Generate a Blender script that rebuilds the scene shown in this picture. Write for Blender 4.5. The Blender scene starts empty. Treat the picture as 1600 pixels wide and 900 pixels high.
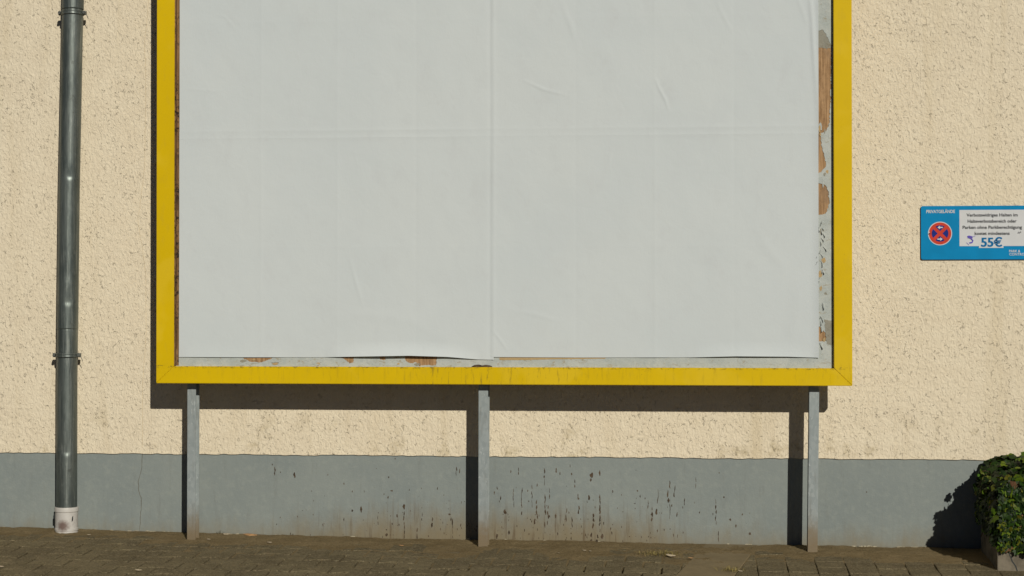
import bpy, bmesh, math, random
import numpy as np
from mathutils import Vector, Matrix

random.seed(7); np.random.seed(7)
SC = bpy.context.scene
COL = SC.collection

# ------------------------------------------------------------------ camera, sky, sun, exposure
F_PX, DIST, CAM_H = 2950.0, 10.66, 1.33
YAW, PITCH = math.atan(290 / F_PX), math.atan(30 / F_PX)
cam_d = bpy.data.cameras.new('camera')
cam = bpy.data.objects.new('camera', cam_d); COL.objects.link(cam); SC.camera = cam
cam.location = (0, -DIST, CAM_H)
cam.rotation_euler = (math.pi / 2 + PITCH, 0, YAW)
cam_d.sensor_width = 36.0; cam_d.lens = F_PX / 1600 * 36.0
cam_d.clip_start = 0.05; cam_d.clip_end = 500

TO_SUN = Vector((0.4064, -1.0, 0.515)).normalized()
world = bpy.data.worlds.new('World'); SC.world = world; world.use_nodes = True
wn = world.node_tree
sky = wn.nodes.new('ShaderNodeTexSky'); sky.sky_type = 'NISHITA'; sky.sun_disc = False
sky.sun_elevation = math.asin(TO_SUN.z); sky.sun_rotation = math.atan2(TO_SUN.x, TO_SUN.y)
sky.air_density = 0.2; sky.dust_density = 0.05; sky.ozone_density = 0.6
wn.links.new(sky.outputs[0], wn.nodes['Background'].inputs[0])
wn.nodes['Background'].inputs[1].default_value = 0.05
sun_d = bpy.data.lights.new('sun', 'SUN'); sun_d.energy = 5.0; sun_d.angle = math.radians(0.5)
sun_d.color = (1.0, 0.95, 0.85)
sun = bpy.data.objects.new('sun', sun_d); COL.objects.link(sun)
sun.rotation_euler = TO_SUN.to_track_quat('Z', 'Y').to_euler(); sun.location = (4, -10, 8)
SC.view_settings.view_transform = 'Standard'; SC.view_settings.look = 'None'
SC.view_settings.exposure = -0.69; SC.view_settings.gamma = 1.0
SC.view_settings.use_curve_mapping = False

_R = np.array(cam.rotation_euler.to_matrix())
_C = np.array(cam.location)
def at(px, py, dep=0.0):
    """survey helper: photo pixel -> place on the plane `dep` metres in front of the wall"""
    d = _R @ np.array([(px - 800) / F_PX, (450 - py) / F_PX, -1.0])
    t = (-dep - _C[1]) / d[1]
    return Vector(_C + t * d)

# ------------------------------------------------------------------ helpers
def tag(o, label=None, cat=None, group=None, kind=None):
    if label: o['label'] = label
    if cat: o['category'] = cat
    if group: o['group'] = group
    if kind: o['kind'] = kind
    return o

def empty(name, loc=(0, 0, 0)):
    o = bpy.data.objects.new(name, None); COL.objects.link(o); o.location = loc
    o.empty_display_size = 0.1
    return o

def link(name, me, mat=None, parent=None, smooth=False, loc=None):
    if mat is not None and len(me.materials) == 0: me.materials.append(mat)
    if smooth: me.shade_smooth()
    o = bpy.data.objects.new(name, me); COL.objects.link(o)
    if loc is not None: o.location = loc
    if parent is not None:
        o.parent = parent
        root = Vector((0, 0, 0)); p = parent
        while p is not None: root += p.location; p = p.parent
        o.location = Vector(o.location) - root
    return o

def mesh(name, verts, faces):
    me = bpy.data.meshes.new(name); me.from_pydata([tuple(v) for v in verts], [], faces); me.update()
    return me

def fix(me):
    bm = bmesh.new(); bm.from_mesh(me); bmesh.ops.recalc_face_normals(bm, faces=bm.faces); bm.to_mesh(me); bm.free()
    return me

def box_mesh(name, lo, hi, bevel=0.0, seg=2):
    bm = bmesh.new()
    bmesh.ops.create_cube(bm, size=1.0)
    c = [(a + b) / 2 for a, b in zip(lo, hi)]; s = [b - a for a, b in zip(lo, hi)]
    for v in bm.verts: v.co = Vector([v.co[i] * s[i] + c[i] for i in range(3)])
    if bevel: bmesh.ops.bevel(bm, geom=bm.edges[:], offset=bevel, segments=seg, affect='EDGES', profile=0.6)
    me = bpy.data.meshes.new(name); bm.to_mesh(me); bm.free()
    return me

def prism(name, poly_xz, d0, d1):
    """polygon in the wall plane (x, z), extruded from dep d0 to dep d1 (metres in front of the wall)"""
    n = len(poly_xz)
    v = [(x, -d1, z) for x, z in poly_xz] + [(x, -d0, z) for x, z in poly_xz]
    f = [tuple(range(n)), tuple(range(2 * n - 1, n - 1, -1))]
    f += [(i, n + i, n + (i + 1) % n, (i + 1) % n) for i in range(n)]
    return fix(mesh(name, v, f))

def join_meshes(name, meshes):
    V, Fc = [], []
    for me in meshes:
        b = len(V); V += [tuple(v.co) for v in me.vertices]; Fc += [tuple(b + i for i in p.vertices) for p in me.polygons]
    return mesh(name, V, Fc)

def tube(name, pts, radii, seg=12, cap=True):
    V, Fc = [], []
    pts = [Vector(p) for p in pts]
    for i, p in enumerate(pts):
        t = (pts[min(i + 1, len(pts) - 1)] - pts[max(i - 1, 0)]).normalized()
        a = t.cross(Vector((0.31, 0.87, 0.4))).normalized(); b = t.cross(a)
        r = radii[i] if hasattr(radii, '__len__') else radii
        for k in range(seg):
            th = 2 * math.pi * k / seg
            V.append(p + (a * math.cos(th) + b * math.sin(th)) * r)
    for i in range(len(pts) - 1):
        for k in range(seg):
            k2 = (k + 1) % seg
            Fc.append((i * seg + k, i * seg + k2, (i + 1) * seg + k2, (i + 1) * seg + k))
    if cap:
        Fc.append(tuple(range(seg - 1, -1, -1))); Fc.append(tuple((len(pts) - 1) * seg + k for k in range(seg)))
    return fix(mesh(name, V, Fc))

def lathe(name, cx, cy, prof, seg=64, disp=None):
    """prof: (radius, z) list around the vertical axis (cx, cy), where cx may be a function of z"""
    V, Fc = [], []
    for r, z in prof:
        x0 = cx(z) if callable(cx) else cx
        for k in range(seg):
            th = 2 * math.pi * k / seg
            rr = r + (disp(th, z) if disp else 0)
            V.append((x0 + rr * math.cos(th), cy + rr * math.sin(th), z))
    n = len(prof)
    for i in range(n - 1):
        for k in range(seg):
            k2 = (k + 1) % seg
            Fc.append((i * seg + k, i * seg + k2, (i + 1) * seg + k2, (i + 1) * seg + k))
    return fix(mesh(name, V, Fc))

# smooth value noise for shapes (2-D, tileless)
def vnoise(x, y, seed=0):
    x = np.asarray(x, float); y = np.asarray(y, float)
    xi = np.floor(x).astype(np.int64); yi = np.floor(y).astype(np.int64)
    xf = x - xi; yf = y - yi
    u = xf * xf * (3 - 2 * xf); v = yf * yf * (3 - 2 * yf)
    def h(a, b):
        n = (a * 374761393 + b * 668265263 + seed * 2246822519) & 0x7fffffff
        n = ((n ^ (n >> 13)) * 1274126177) & 0x7fffffff
        return ((n ^ (n >> 16)) & 0xffff) / 65535.0
    return (h(xi, yi) * (1 - u) + h(xi + 1, yi) * u) * (1 - v) + (h(xi, yi + 1) * (1 - u) + h(xi + 1, yi + 1) * u) * v

# ------------------------------------------------------------------ material kit
class Mat:
    def __init__(s, name, rough=0.8, metallic=0.0, spec=0.3):
        s.m = bpy.data.materials.new(name); s.m.use_nodes = True
        s.t = s.m.node_tree; s.b = s.t.nodes['Principled BSDF']
        s.b.inputs['Roughness'].default_value = rough; s.b.inputs['Metallic'].default_value = metallic
        s.b.inputs['Specular IOR Level'].default_value = spec
        s._co = None
    def n(s, kind, **kw):
        x = s.t.nodes.new(kind)
        for k, v in kw.items(): setattr(x, k, v)
        return x
    def put(s, sock, val):
        if isinstance(val, bpy.types.NodeSocket): s.t.links.new(val, sock)
        elif isinstance(val, (tuple, list)) and len(val) == 3 and sock.type == 'RGBA': sock.default_value = (*val, 1)
        else: sock.default_value = val
    def co(s):
        if s._co is None: s._co = s.n('ShaderNodeNewGeometry').outputs['Position']
        return s._co
    def map(s, scale=(1, 1, 1), rot=(0, 0, 0), loc=(0, 0, 0), vec=None):
        x = s.n('ShaderNodeMapping'); s.put(x.inputs['Vector'], vec or s.co())
        x.inputs['Scale'].default_value = scale; x.inputs['Rotation'].default_value = rot; x.inputs['Location'].default_value = loc
        return x.outputs[0]
    def noise(s, scale, detail=3, rough=0.5, dist=0.0, vec=None, col=False):
        x = s.n('ShaderNodeTexNoise'); s.put(x.inputs['Vector'], vec or s.co())
        x.inputs['Scale'].default_value = scale; x.inputs['Detail'].default_value = detail
        x.inputs['Roughness'].default_value = rough; x.inputs['Distortion'].default_value = dist
        return x.outputs['Color' if col else 'Fac']
    def voro(s, scale, vec=None, feature='F1', out='Distance', rnd=1.0):
        x = s.n('ShaderNodeTexVoronoi', feature=feature); s.put(x.inputs['Vector'], vec or s.co())
        x.inputs['Scale'].default_value = scale; x.inputs['Randomness'].default_value = rnd
        return x.outputs[out]
    def math(s, op, a, b=0.0, c=0.0, clamp=False):
        x = s.n('ShaderNodeMath', operation=op, use_clamp=clamp)
        s.put(x.inputs[0], a); s.put(x.inputs[1], b); s.put(x.inputs[2], c)
        return x.outputs[0]
    def ramp(s, v, a, b, lo=0.0, hi=1.0, smooth=True):
        x = s.n('ShaderNodeMapRange', interpolation_type='SMOOTHSTEP' if smooth else 'LINEAR')
        s.put(x.inputs['Value'], v)
        for k, q in zip(('From Min', 'From Max', 'To Min', 'To Max'), (a, b, lo, hi)): x.inputs[k].default_value = q
        return x.outputs[0]
    def mix(s, f, a, b, mode='MIX'):
        x = s.n('ShaderNodeMix', data_type='RGBA', blend_type=mode)
        s.put(x.inputs['Factor'], f); s.put(x.inputs[6], a); s.put(x.inputs[7], b)
        return x.outputs[2]
    def xyz(s):
        x = s.n('ShaderNodeSeparateXYZ'); s.put(x.inputs[0], s.co())
        return x.outputs
    def bump(s, h, dist, strength=1.0, prev=None):
        x = s.n('ShaderNodeBump'); s.put(x.inputs['Height'], h)
        x.inputs['Distance'].default_value = dist; x.inputs['Strength'].default_value = strength
        if prev is not None: s.put(x.inputs['Normal'], prev)
        s.put(s.b.inputs['Normal'], x.outputs[0])
        return x.outputs[0]
    def color(s, c): s.put(s.b.inputs['Base Color'], c); return s.m
    def rnd(s): return s.n('ShaderNodeObjectInfo').outputs['Random']

def mat_plaster():
    m = Mat('rough_plaster', 0.92, spec=0.15)
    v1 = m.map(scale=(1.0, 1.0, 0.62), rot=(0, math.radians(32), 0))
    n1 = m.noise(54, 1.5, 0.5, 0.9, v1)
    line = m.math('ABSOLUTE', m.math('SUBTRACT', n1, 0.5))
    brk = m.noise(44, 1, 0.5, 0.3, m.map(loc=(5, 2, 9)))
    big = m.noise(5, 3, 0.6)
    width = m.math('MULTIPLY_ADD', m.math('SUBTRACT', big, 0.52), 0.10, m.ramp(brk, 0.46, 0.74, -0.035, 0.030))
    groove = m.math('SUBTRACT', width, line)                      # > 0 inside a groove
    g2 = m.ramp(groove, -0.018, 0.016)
    lumps = m.noise(60, 2.5, 0.5, 1.0, v1)
    soft = m.noise(34, 2, 0.5, 0.5)
    fine = m.noise(260, 2, 0.6)
    h = m.math('MULTIPLY_ADD', g2, -0.72, m.math('MULTIPLY_ADD', lumps, 1.35, m.math('MULTIPLY_ADD', soft, 0.6, m.math('MULTIPLY', fine, 0.3))))
    m.bump(h, 0.0056, 1.0)
    base = m.mix(m.ramp(m.noise(0.9, 4, 0.6), 0.3, 0.7), (0.785, 0.685, 0.51), (0.745, 0.65, 0.485))
    base = m.mix(m.ramp(m.noise(9, 3, 0.6), 0.35, 0.7), base, (0.80, 0.705, 0.53))
    # runs of rain dirt
    stre = m.ramp(m.noise(3.2, 4, 0.65, 0.3, m.map(scale=(1.6, 1, 0.12))), 0.52, 0.76, 0.0, 0.36)
    base = m.mix(stre, base, (0.58, 0.47, 0.29))
    blot = m.math('MULTIPLY', m.ramp(m.noise(5, 4, 0.7), 0.54, 0.70), m.ramp(m.xyz()[2], 0.5, 0.80, 0.6, 0.0))
    base = m.mix(blot, base, (0.42, 0.34, 0.19))
    base = m.mix(m.math('MULTIPLY', g2, 0.13), base, (0.36, 0.29, 0.18))  # groove shade painted in as a dirt-brown tint; bump casts no shadow
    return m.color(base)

def mat_plinth():
    m = Mat('plinth_paint', 0.7, spec=0.15)
    X, Y, Z = m.xyz()
    h = m.math('MULTIPLY_ADD', m.noise(38, 4, 0.6), 0.7, m.math('MULTIPLY', m.noise(190, 3, 0.6), 0.3))
    m.bump(h, 0.0030, 0.85)
    base = m.mix(m.ramp(m.noise(2.2, 4, 0.6), 0.3, 0.7), (0.250, 0.278, 0.262), (0.220, 0.250, 0.242))
    base = m.mix(m.ramp(m.noise(26, 4, 0.7), 0.45, 0.72, 0, 0.5), base, (0.285, 0.312, 0.287))
    base = m.mix(m.ramp(m.noise(9, 5, 0.75, 0.2, m.map(scale=(2.0, 1, 0.3), loc=(2, 0, 1))), 0.54, 0.72, 0, 0.4), base, (0.19, 0.205, 0.19))
    # soil splashed up by rain: thick in the middle of the stretch, thin at the ends
    mid = m.math('MULTIPLY', m.ramp(X, -2.7, -1.6), m.ramp(X, 0.1, -0.6))
    reach = m.math('MULTIPLY_ADD', mid, 0.11, 0.035)
    n = m.noise(5.5, 5, 0.7, 0.0, m.map(scale=(1.8, 1, 0.8)))
    lvl = m.math('SUBTRACT', reach, m.math('MULTIPLY_ADD', n, -0.22, Z))
    d = m.ramp(lvl, 0.0, 0.26, 0.0, 0.8)
    base = m.mix(d, base, (0.215, 0.165, 0.085))
    run = m.ramp(m.noise(16, 4, 0.7, 0.0, m.map(scale=(2.2, 1, 0.14))), 0.52, 0.68)
    run = m.math('MULTIPLY', run, m.math('MULTIPLY', m.math('MULTIPLY_ADD', mid, 0.75, 0.10), m.ramp(Z, 0.30, 0.04)))
    base = m.mix(m.math('MULTIPLY', run, 0.85), base, (0.115, 0.08, 0.045))
    dots = m.ramp(m.voro(48, m.map(scale=(1, 1, 0.7))), 0.05, 0.13, 1, 0)
    dots = m.math('MULTIPLY', dots, m.ramp(m.noise(8, 3), 0.54, 0.62))
    dots = m.math('MULTIPLY', dots, m.math('MULTIPLY', m.math('MULTIPLY_ADD', mid, 0.8, 0.15), m.ramp(Z, 0.42, 0.1)))
    base = m.mix(dots, base, (0.08, 0.055, 0.035))
    return m.color(base)

def mat_simple(name, col, rough=0.7, var=0.12, vs=12, bump=0.0, bs=80, spec=0.3, metallic=0.0):
    m = Mat(name, rough, metallic, spec)
    dk = tuple(c * (1 - var) for c in col); lt = tuple(min(1, c * (1 + var)) for c in col)
    c = m.mix(m.ramp(m.noise(vs, 4, 0.6), 0.3, 0.7), dk, lt)
    if bump: m.bump(m.noise(bs, 4, 0.6), bump, 0.8)
    return m.color(c)

def mat_yellow():
    m = Mat('yellow_paint', 0.5, spec=0.12)
    X, Y, Z = m.xyz()
    base = m.mix(m.ramp(m.noise(1.6, 4, 0.6), 0.3, 0.7), (0.70, 0.475, 0.002), (0.65, 0.44, 0.002))
    base = m.mix(m.ramp(m.noise(34, 4, 0.7, 0, m.map(scale=(1, 1, 0.4))), 0.5, 0.75, 0, 0.22), base, (0.50, 0.35, 0.03))
    base = m.mix(m.ramp(m.noise(2.6, 3, 0.6, 0.4, m.map(loc=(1, 4, 2))), 0.52, 0.62, 0, 0.35), base, (0.74, 0.52, 0.03))
    low = m.ramp(Z, 1.05, 0.99)
    mid = m.math('MULTIPLY', m.ramp(X, -1.75, -1.25, 0.25, 1.0), m.ramp(X, -0.5, -0.95, 0.3, 1.0))
    run = m.ramp(m.noise(22, 5, 0.7, 0.2, m.map(scale=(2.2, 1, 0.35))), 0.52, 0.70)
    run = m.math('MULTIPLY', m.math('MULTIPLY', run, mid), low)
    base = m.mix(m.math('MULTIPLY', run, 0.7), base, (0.20, 0.135, 0.02))
    edge = m.math('MULTIPLY', m.ramp(Z, 0.984, 0.998), m.ramp(Z, 1.01, 1.0))
    spk = m.ramp(m.noise(60, 4, 0.75, 0, m.map(scale=(0.7, 1, 1))), 0.5, 0.62)
    base = m.mix(m.math('MULTIPLY', m.math('MULTIPLY', edge, spk), 0.75), base, (0.10, 0.075, 0.02))
    spots = m.math('MULTIPLY', m.ramp(m.voro(55), 0.05, 0.12, 1, 0), m.ramp(m.noise(6, 3), 0.58, 0.66))
    base = m.mix(m.math('MULTIPLY', spots, 0.7), base, (0.14, 0.10, 0.03))
    m.bump(m.noise(40, 3, 0.6), 0.0006, 0.5)
    return m.color(base)

def mat_paper():
    m = Mat('blank_poster_paper', 0.88, spec=0.15)
    base = m.mix(m.ramp(m.noise(1.3, 4, 0.6), 0.3, 0.7), (0.585, 0.63, 0.632), (0.61, 0.65, 0.645))
    base = m.mix(m.ramp(m.noise(7, 5, 0.7, 0.3, m.map(scale=(1, 1, 0.6))), 0.5, 0.8, 0, 0.5), base, (0.555, 0.58, 0.58))
    h = m.math('MULTIPLY_ADD', m.noise(14, 4, 0.6, 0.4), 1.0, m.math('MULTIPLY', m.noise(60, 3, 0.6, 0, m.map(scale=(2.2, 1, 0.5))), 0.16))
    m.bump(h, 0.0022, 0.6)
    return m.color(base)

def mat_old_paper(name, c1, c2, c3):
    m = Mat(name, 0.9, spec=0.1)
    base = m.mix(m.ramp(m.noise(11, 5, 0.7, 0.5), 0.35, 0.65), c1, c2)
    base = m.mix(m.ramp(m.noise(30, 5, 0.75, 0.8, m.map(scale=(0.7, 1, 1.2))), 0.55, 0.68), base, c3)
    m.bump(m.noise(70, 5, 0.7, 0.6), 0.003, 1.0)
    return m.color(base)

def mat_wood(name, c1, c2, c3, spots=0.0):
    m = Mat(name, 0.8, spec=0.2)
    w = m.noise(9, 5, 0.65, 1.0, m.map(scale=(9, 9, 0.55)))
    base = m.mix(m.ramp(w, 0.35, 0.65), c1, c2)
    base = m.mix(m.ramp(m.noise(4, 5, 0.7, 0.6), 0.5, 0.72), base, c3)
    if spots:
        s = m.ramp(m.noise(75, 3, 0.7, 0.0, m.map(scale=(1, 1, 0.8))), 0.50, 0.58)
        s = m.math('MULTIPLY', s, m.ramp(m.noise(3.4, 2), 0.4, 0.55))
        base = m.mix(m.math('MULTIPLY', s, spots), base, (0.02, 0.014, 0.01))
    m.bump(w, 0.002, 0.8)
    return m.color(base)

def mat_zinc():
    m = Mat('weathered_zinc', 0.42, metallic=0.6, spec=0.5)
    X, Y, Z = m.xyz()
    base = m.mix(m.ramp(m.noise(5, 5, 0.65, 0.4, m.map(scale=(2, 2, 0.5))), 0.3, 0.7), (0.085, 0.103, 0.096), (0.155, 0.175, 0.16))
    base = m.mix(m.ramp(m.noise(24, 5, 0.7, 0.5, m.map(scale=(1.5, 1.5, 0.6))), 0.55, 0.75, 0, 0.6), base, (0.25, 0.27, 0.245))
    base = m.mix(m.ramp(m.noise(13, 4, 0.7, 0.3), 0.6, 0.72, 0, 0.6), base, (0.07, 0.075, 0.065))
    base = m.mix(m.ramp(m.noise(30, 5, 0.7, 0.2, m.map(scale=(3, 3, 0.10))), 0.52, 0.66, 0, 0.55), base, (0.30, 0.32, 0.29))
    m.put(m.b.inputs['Roughness'], m.ramp(m.noise(22, 4, 0.65, 0.3, m.map(scale=(2.5, 2.5, 0.35))), 0.3, 0.7, 0.36, 0.58))
    m.bump(m.noise(17, 3, 0.5, 0, m.map(scale=(1.5, 1.5, 0.5))), 0.0028, 0.6)
    return m.color(base)

def mat_galv():
    m = Mat('galvanised_steel', 0.55, metallic=0.1, spec=0.35)
    X, Y, Z = m.xyz()
    sp = m.voro(70, m.map(scale=(1, 1, 0.6)), out='Color')
    bw = m.n('ShaderNodeRGBToBW'); m.put(bw.inputs[0], sp)
    base = m.mix(bw.outputs[0], (0.25, 0.285, 0.285), (0.33, 0.365, 0.36))
    base = m.mix(m.ramp(m.noise(14, 5, 0.7, 0.2, m.map(scale=(2, 2, 0.25))), 0.5, 0.72, 0, 0.7), base, (0.20, 0.205, 0.185))
    flk = m.ramp(m.noise(60, 3, 0.7, 0, m.map(scale=(1, 1, 0.4))), 0.64, 0.70)
    base = m.mix(m.math('MULTIPLY', flk, 0.6), base, (0.50, 0.53, 0.52))
    d = m.ramp(m.math('MULTIPLY_ADD', m.noise(16, 5, 0.7), -0.16, Z), 0.17, -0.05, 0, 0.95)
    base = m.mix(d, base, (0.20, 0.15, 0.085))
    m.bump(m.noise(90, 3, 0.6), 0.0007, 0.6)
    return m.color(base)

def mat_paver():
    m = Mat('concrete_paver', 0.93, spec=0.15)
    g = m.n('ShaderNodeObjectInfo').outputs['Random']
    base = m.mix(g, (0.178, 0.146, 0.080), (0.228, 0.188, 0.106))
    base = m.mix(m.ramp(m.noise(3.2, 5, 0.7), 0.42, 0.62), base, (0.150, 0.122, 0.068))
    base = m.mix(m.ramp(m.noise(17, 5, 0.75, 0.4), 0.5, 0.68, 0, 0.8), base, (0.26, 0.205, 0.12))
    base = m.mix(m.ramp(m.noise(110, 3, 0.75), 0.5, 0.66, 0, 0.75), base, (0.34, 0.29, 0.185))
    base = m.mix(m.ramp(m.noise(85, 3, 0.75, 0, m.map(loc=(3, 1, 0))), 0.52, 0.64, 0, 0.85), base, (0.075, 0.06, 0.036))
    m.bump(m.math('MULTIPLY_ADD', m.noise(60, 4, 0.75), 1.2, m.math('MULTIPLY', m.noise(210, 3, 0.65), 0.7)), 0.010, 1.0)
    return m.color(base)

def mat_dirt(name='sandy_dirt', k=1.0):
    m = Mat(name, 0.97, spec=0.05)
    base = m.mix(m.ramp(m.noise(6, 5, 0.7), 0.35, 0.65), tuple(k * c for c in (0.26, 0.20, 0.108)), tuple(k * c for c in (0.205, 0.155, 0.08)))
    base = m.mix(m.ramp(m.noise(80, 4, 0.75), 0.5, 0.66, 0, 0.8), base, tuple(k * c for c in (0.12, 0.09, 0.05)))
    base = m.mix(m.ramp(m.noise(170, 3, 0.7), 0.62, 0.7, 0, 0.8), base, tuple(k * c for c in (0.42, 0.35, 0.24)))
    m.bump(m.math('MULTIPLY_ADD', m.noise(45, 5, 0.75), 1.0, m.math('MULTIPLY', m.noise(200, 3, 0.6), 0.5)), 0.010, 1.0)
    return m.color(base)

def mat_slab():
    m = Mat('concrete_slab', 0.92, spec=0.15)
    base = m.mix(m.ramp(m.noise(5, 5, 0.7), 0.35, 0.65), (0.245, 0.195, 0.112), (0.205, 0.163, 0.094))
    base = m.mix(m.ramp(m.noise(60, 4, 0.75), 0.52, 0.7, 0, 0.6), base, (0.15, 0.12, 0.075))
    m.bump(m.noise(90, 4, 0.7), 0.003, 0.9)
    return m.color(base)

def mat_leaf():
    m = Mat('ivy_leaf', 0.5, spec=0.25)
    a = m.n('ShaderNodeAttribute', attribute_name='tint')
    c = m.mix(m.ramp(m.noise(160, 2), 0.35, 0.65, 0, 0.3), a.outputs['Color'], (0.012, 0.022, 0.005))
    m.b.inputs['Subsurface Weight'].default_value = 0.0
    m.color(c)
    tr = m.n('ShaderNodeBsdfTranslucent'); m.put(tr.inputs[0], c)
    mx = m.n('ShaderNodeMixShader'); mx.inputs[0].default_value = 0.22
    m.t.links.new(m.b.outputs[0], mx.inputs[1]); m.t.links.new(tr.outputs[0], mx.inputs[2])
    m.t.links.new(mx.outputs[0], m.t.nodes['Material Output'].inputs[0])
    return m.m

def mat_mark():
    m = Mat('dark_brown_paint_loss', 0.95, spec=0.1)
    c = m.mix(m.ramp(m.noise(22, 3, 0.6), 0.38, 0.62), (0.038, 0.026, 0.018), (0.105, 0.075, 0.048))
    return m.color(m.mix(m.ramp(m.noise(150, 2), 0.5, 0.7, 0, 0.6), c, (0.16, 0.14, 0.11)))

M = dict(
    plaster=mat_plaster(), plinth=mat_plinth(), yellow=mat_yellow(), paper=mat_paper(),
    old=mat_old_paper('old_paper_residue', (0.50, 0.525, 0.49), (0.42, 0.455, 0.43), (0.36, 0.32, 0.23)),
    old_grey=mat_old_paper('grey_paper_underlayer', (0.33, 0.31, 0.25), (0.28, 0.27, 0.22), (0.2, 0.17, 0.12)),
    tan=mat_old_paper('yellowed_paper_edge', (0.50, 0.36, 0.19), (0.45, 0.32, 0.16), (0.4, 0.28, 0.14)),
    wood=mat_wood('bare_board_wood', (0.48, 0.30, 0.155), (0.27, 0.155, 0.072), (0.31, 0.20, 0.115), 0.12),
    batten=mat_wood('dark_batten_wood', (0.30, 0.17, 0.07), (0.14, 0.075, 0.03), (0.09, 0.05, 0.025), 0.95),
    zinc=mat_zinc(), galv=mat_galv(), paver=mat_paver(), dirt=mat_dirt(), joint=mat_dirt('joint_sand', 0.42), slab=mat_slab(),
    steel=mat_simple('dark_clamp_steel', (0.13, 0.135, 0.12), 0.5, 0.25, 40, 0.001, 90, 0.5, 0.5),
    pvc=None, leaf=mat_leaf(),
    stem=mat_simple('ivy_stem', (0.10, 0.07, 0.04), 0.85, 0.3, 60),
    planter=mat_simple('planter_concrete', (0.165, 0.142, 0.105), 0.92, 0.35, 11, 0.004, 60, 0.15),
    soil=mat_simple('planter_soil', (0.05, 0.035, 0.022), 0.98, 0.3, 60, 0.01, 60, 0.05),
    blue=mat_simple('sign_blue', (0.0, 0.225, 0.475), 0.5, 0.06, 9, 0, 0, 0.1),
    white=mat_simple('sign_white', (0.62, 0.63, 0.63), 0.5, 0.03, 9, 0, 0, 0.1),
    ink=mat_simple('sign_ink', (0.03, 0.033, 0.036), 0.5, 0.05, spec=0.1), red=mat_simple('sign_red', (0.56, 0.055, 0.03), 0.5, 0.08, 30, spec=0.1),
    navy=mat_simple('sign_navy', (0.012, 0.025, 0.20), 0.5, 0.1, 30, spec=0.1), bluetext=mat_simple('sign_price_blue', (0.0, 0.15, 0.36), 0.5, 0.05, spec=0.1),
    purple=mat_simple('purple_marker', (0.10, 0.07, 0.42), 0.5, 0.2, 60), edge=mat_simple('sign_dark_edge', (0.03, 0.035, 0.035), 0.6, 0.1),
    mark=mat_mark(),
    crack=mat_simple('hairline_crack', (0.14, 0.135, 0.11), 0.95, 0.2, 30),
    crack_wall=mat_simple('plaster_hairline_crack', (0.60, 0.50, 0.335), 0.95, 0.2, 30),
    dryleaf=mat_simple('dry_leaf', (0.42, 0.24, 0.11), 0.8, 0.3, 90), paleleaf=mat_simple('pale_litter', (0.48, 0.40, 0.28), 0.85, 0.3, 90),
    drygrass=mat_simple('dry_grass', (0.30, 0.24, 0.085), 0.85, 0.35, 60), roof=mat_simple('roof_sheet', (0.12, 0.12, 0.12), 0.7),
    mortar=mat_simple('mortar_crumbs', (0.42, 0.38, 0.28), 0.95, 0.2, 50, 0.004, 90, 0.1),
    asphalt=mat_simple('asphalt', (0.05, 0.05, 0.05), 0.9, 0.25, 30, 0.006, 120, 0.2),
    rear=mat_simple('dark_absorber_sheet', (0.055, 0.05, 0.045), 0.8, 0.2, 20),
    weed=mat_simple('dark_weed', (0.05, 0.045, 0.02), 0.9, 0.3, 60),
)
def mat_pvc():
    m = Mat('white_plastic', 0.5, spec=0.4)
    base = m.mix(m.ramp(m.noise(9, 4, 0.6), 0.35, 0.65), (0.56, 0.54, 0.50), (0.48, 0.455, 0.42))
    c = at(99, 822, 0.14); d = m.n('ShaderNodeVectorMath', operation='DISTANCE'); m.put(d.inputs[0], m.co()); d.inputs[1].default_value = c
    r = m.ramp(m.math('MULTIPLY_ADD', m.noise(70, 4, 0.7), 0.03, d.outputs['Value']), 0.030, 0.062, 1, 0)
    base = m.mix(m.math('MULTIPLY', r, 0.85), base, (0.11, 0.055, 0.04))
    base = m.mix(m.ramp(m.noise(30, 4, 0.7), 0.62, 0.72, 0, 0.6), base, (0.30, 0.26, 0.21))
    return m.color(base)
M['pvc'] = mat_pvc()

# ------------------------------------------------------------------ ground heights
BX = [-9, -6, -4.043, -3.66, -2.961, -1.311, 0.504, 1.277, 3, 7]
BZ = [0.10, 0.065, 0.041, 0.034, 0.019, 0.002, -0.009, -0.013, -0.02, -0.03]
def zg(x, dep):
    z = np.interp(x, BX, BZ)
    return z - 0.042 * np.clip(np.asarray(dep) - 0.22, 0, 2.2)

# ------------------------------------------------------------------ pavement (setting)
pavement = None
def build_ground():
    xs = np.concatenate([np.linspace(-60, -9, 12)[:-1], np.linspace(-9, 7, 65), np.linspace(7, 60, 12)[1:]])
    ds = np.linspace(-0.02, 2.15, 22)
    V = []
    for d in ds:
        for x in xs: V.append((x, -d, float(zg(x, d)) - 0.014))
    n = len(xs)
    Fc = [(j * n + i, j * n + i + 1, (j + 1) * n + i + 1, (j + 1) * n + i) for j in range(len(ds) - 1) for i in range(n - 1)]
    me = mesh('pavement', V, [tuple(reversed(f)) for f in Fc])
    o = tag(link('pavement', me, M['joint'], smooth=True), kind='structure')
    # unseen dark carriageway, added to cut light bounced onto the wall; a kerb lower
    V = [(x, -d, float(zg(x, 2.2)) - 0.12) for d in (2.2, 12, 60) for x in xs]
    Fc = [(j * n + i, (j + 1) * n + i, (j + 1) * n + i + 1, j * n + i + 1) for j in range(2) for i in range(n - 1)]
    tag(link('unseen_road', mesh('unseen_road', V, Fc), M['asphalt'], smooth=True), kind='structure')
    for k in range(60):  # unseen kerb set near, so less sunlit paving lights the wall
        x = -30 + k + 0.5
        link('unseen_kerb', box_mesh('unseen_kerb', (x - 0.495, -2.29, float(zg(x, 2.15)) - 0.3), (x + 0.495, -2.15, float(zg(x, 2.15)) - 0.004), 0.012), M['slab'], o)
    return o
pavement = build_ground()

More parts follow.
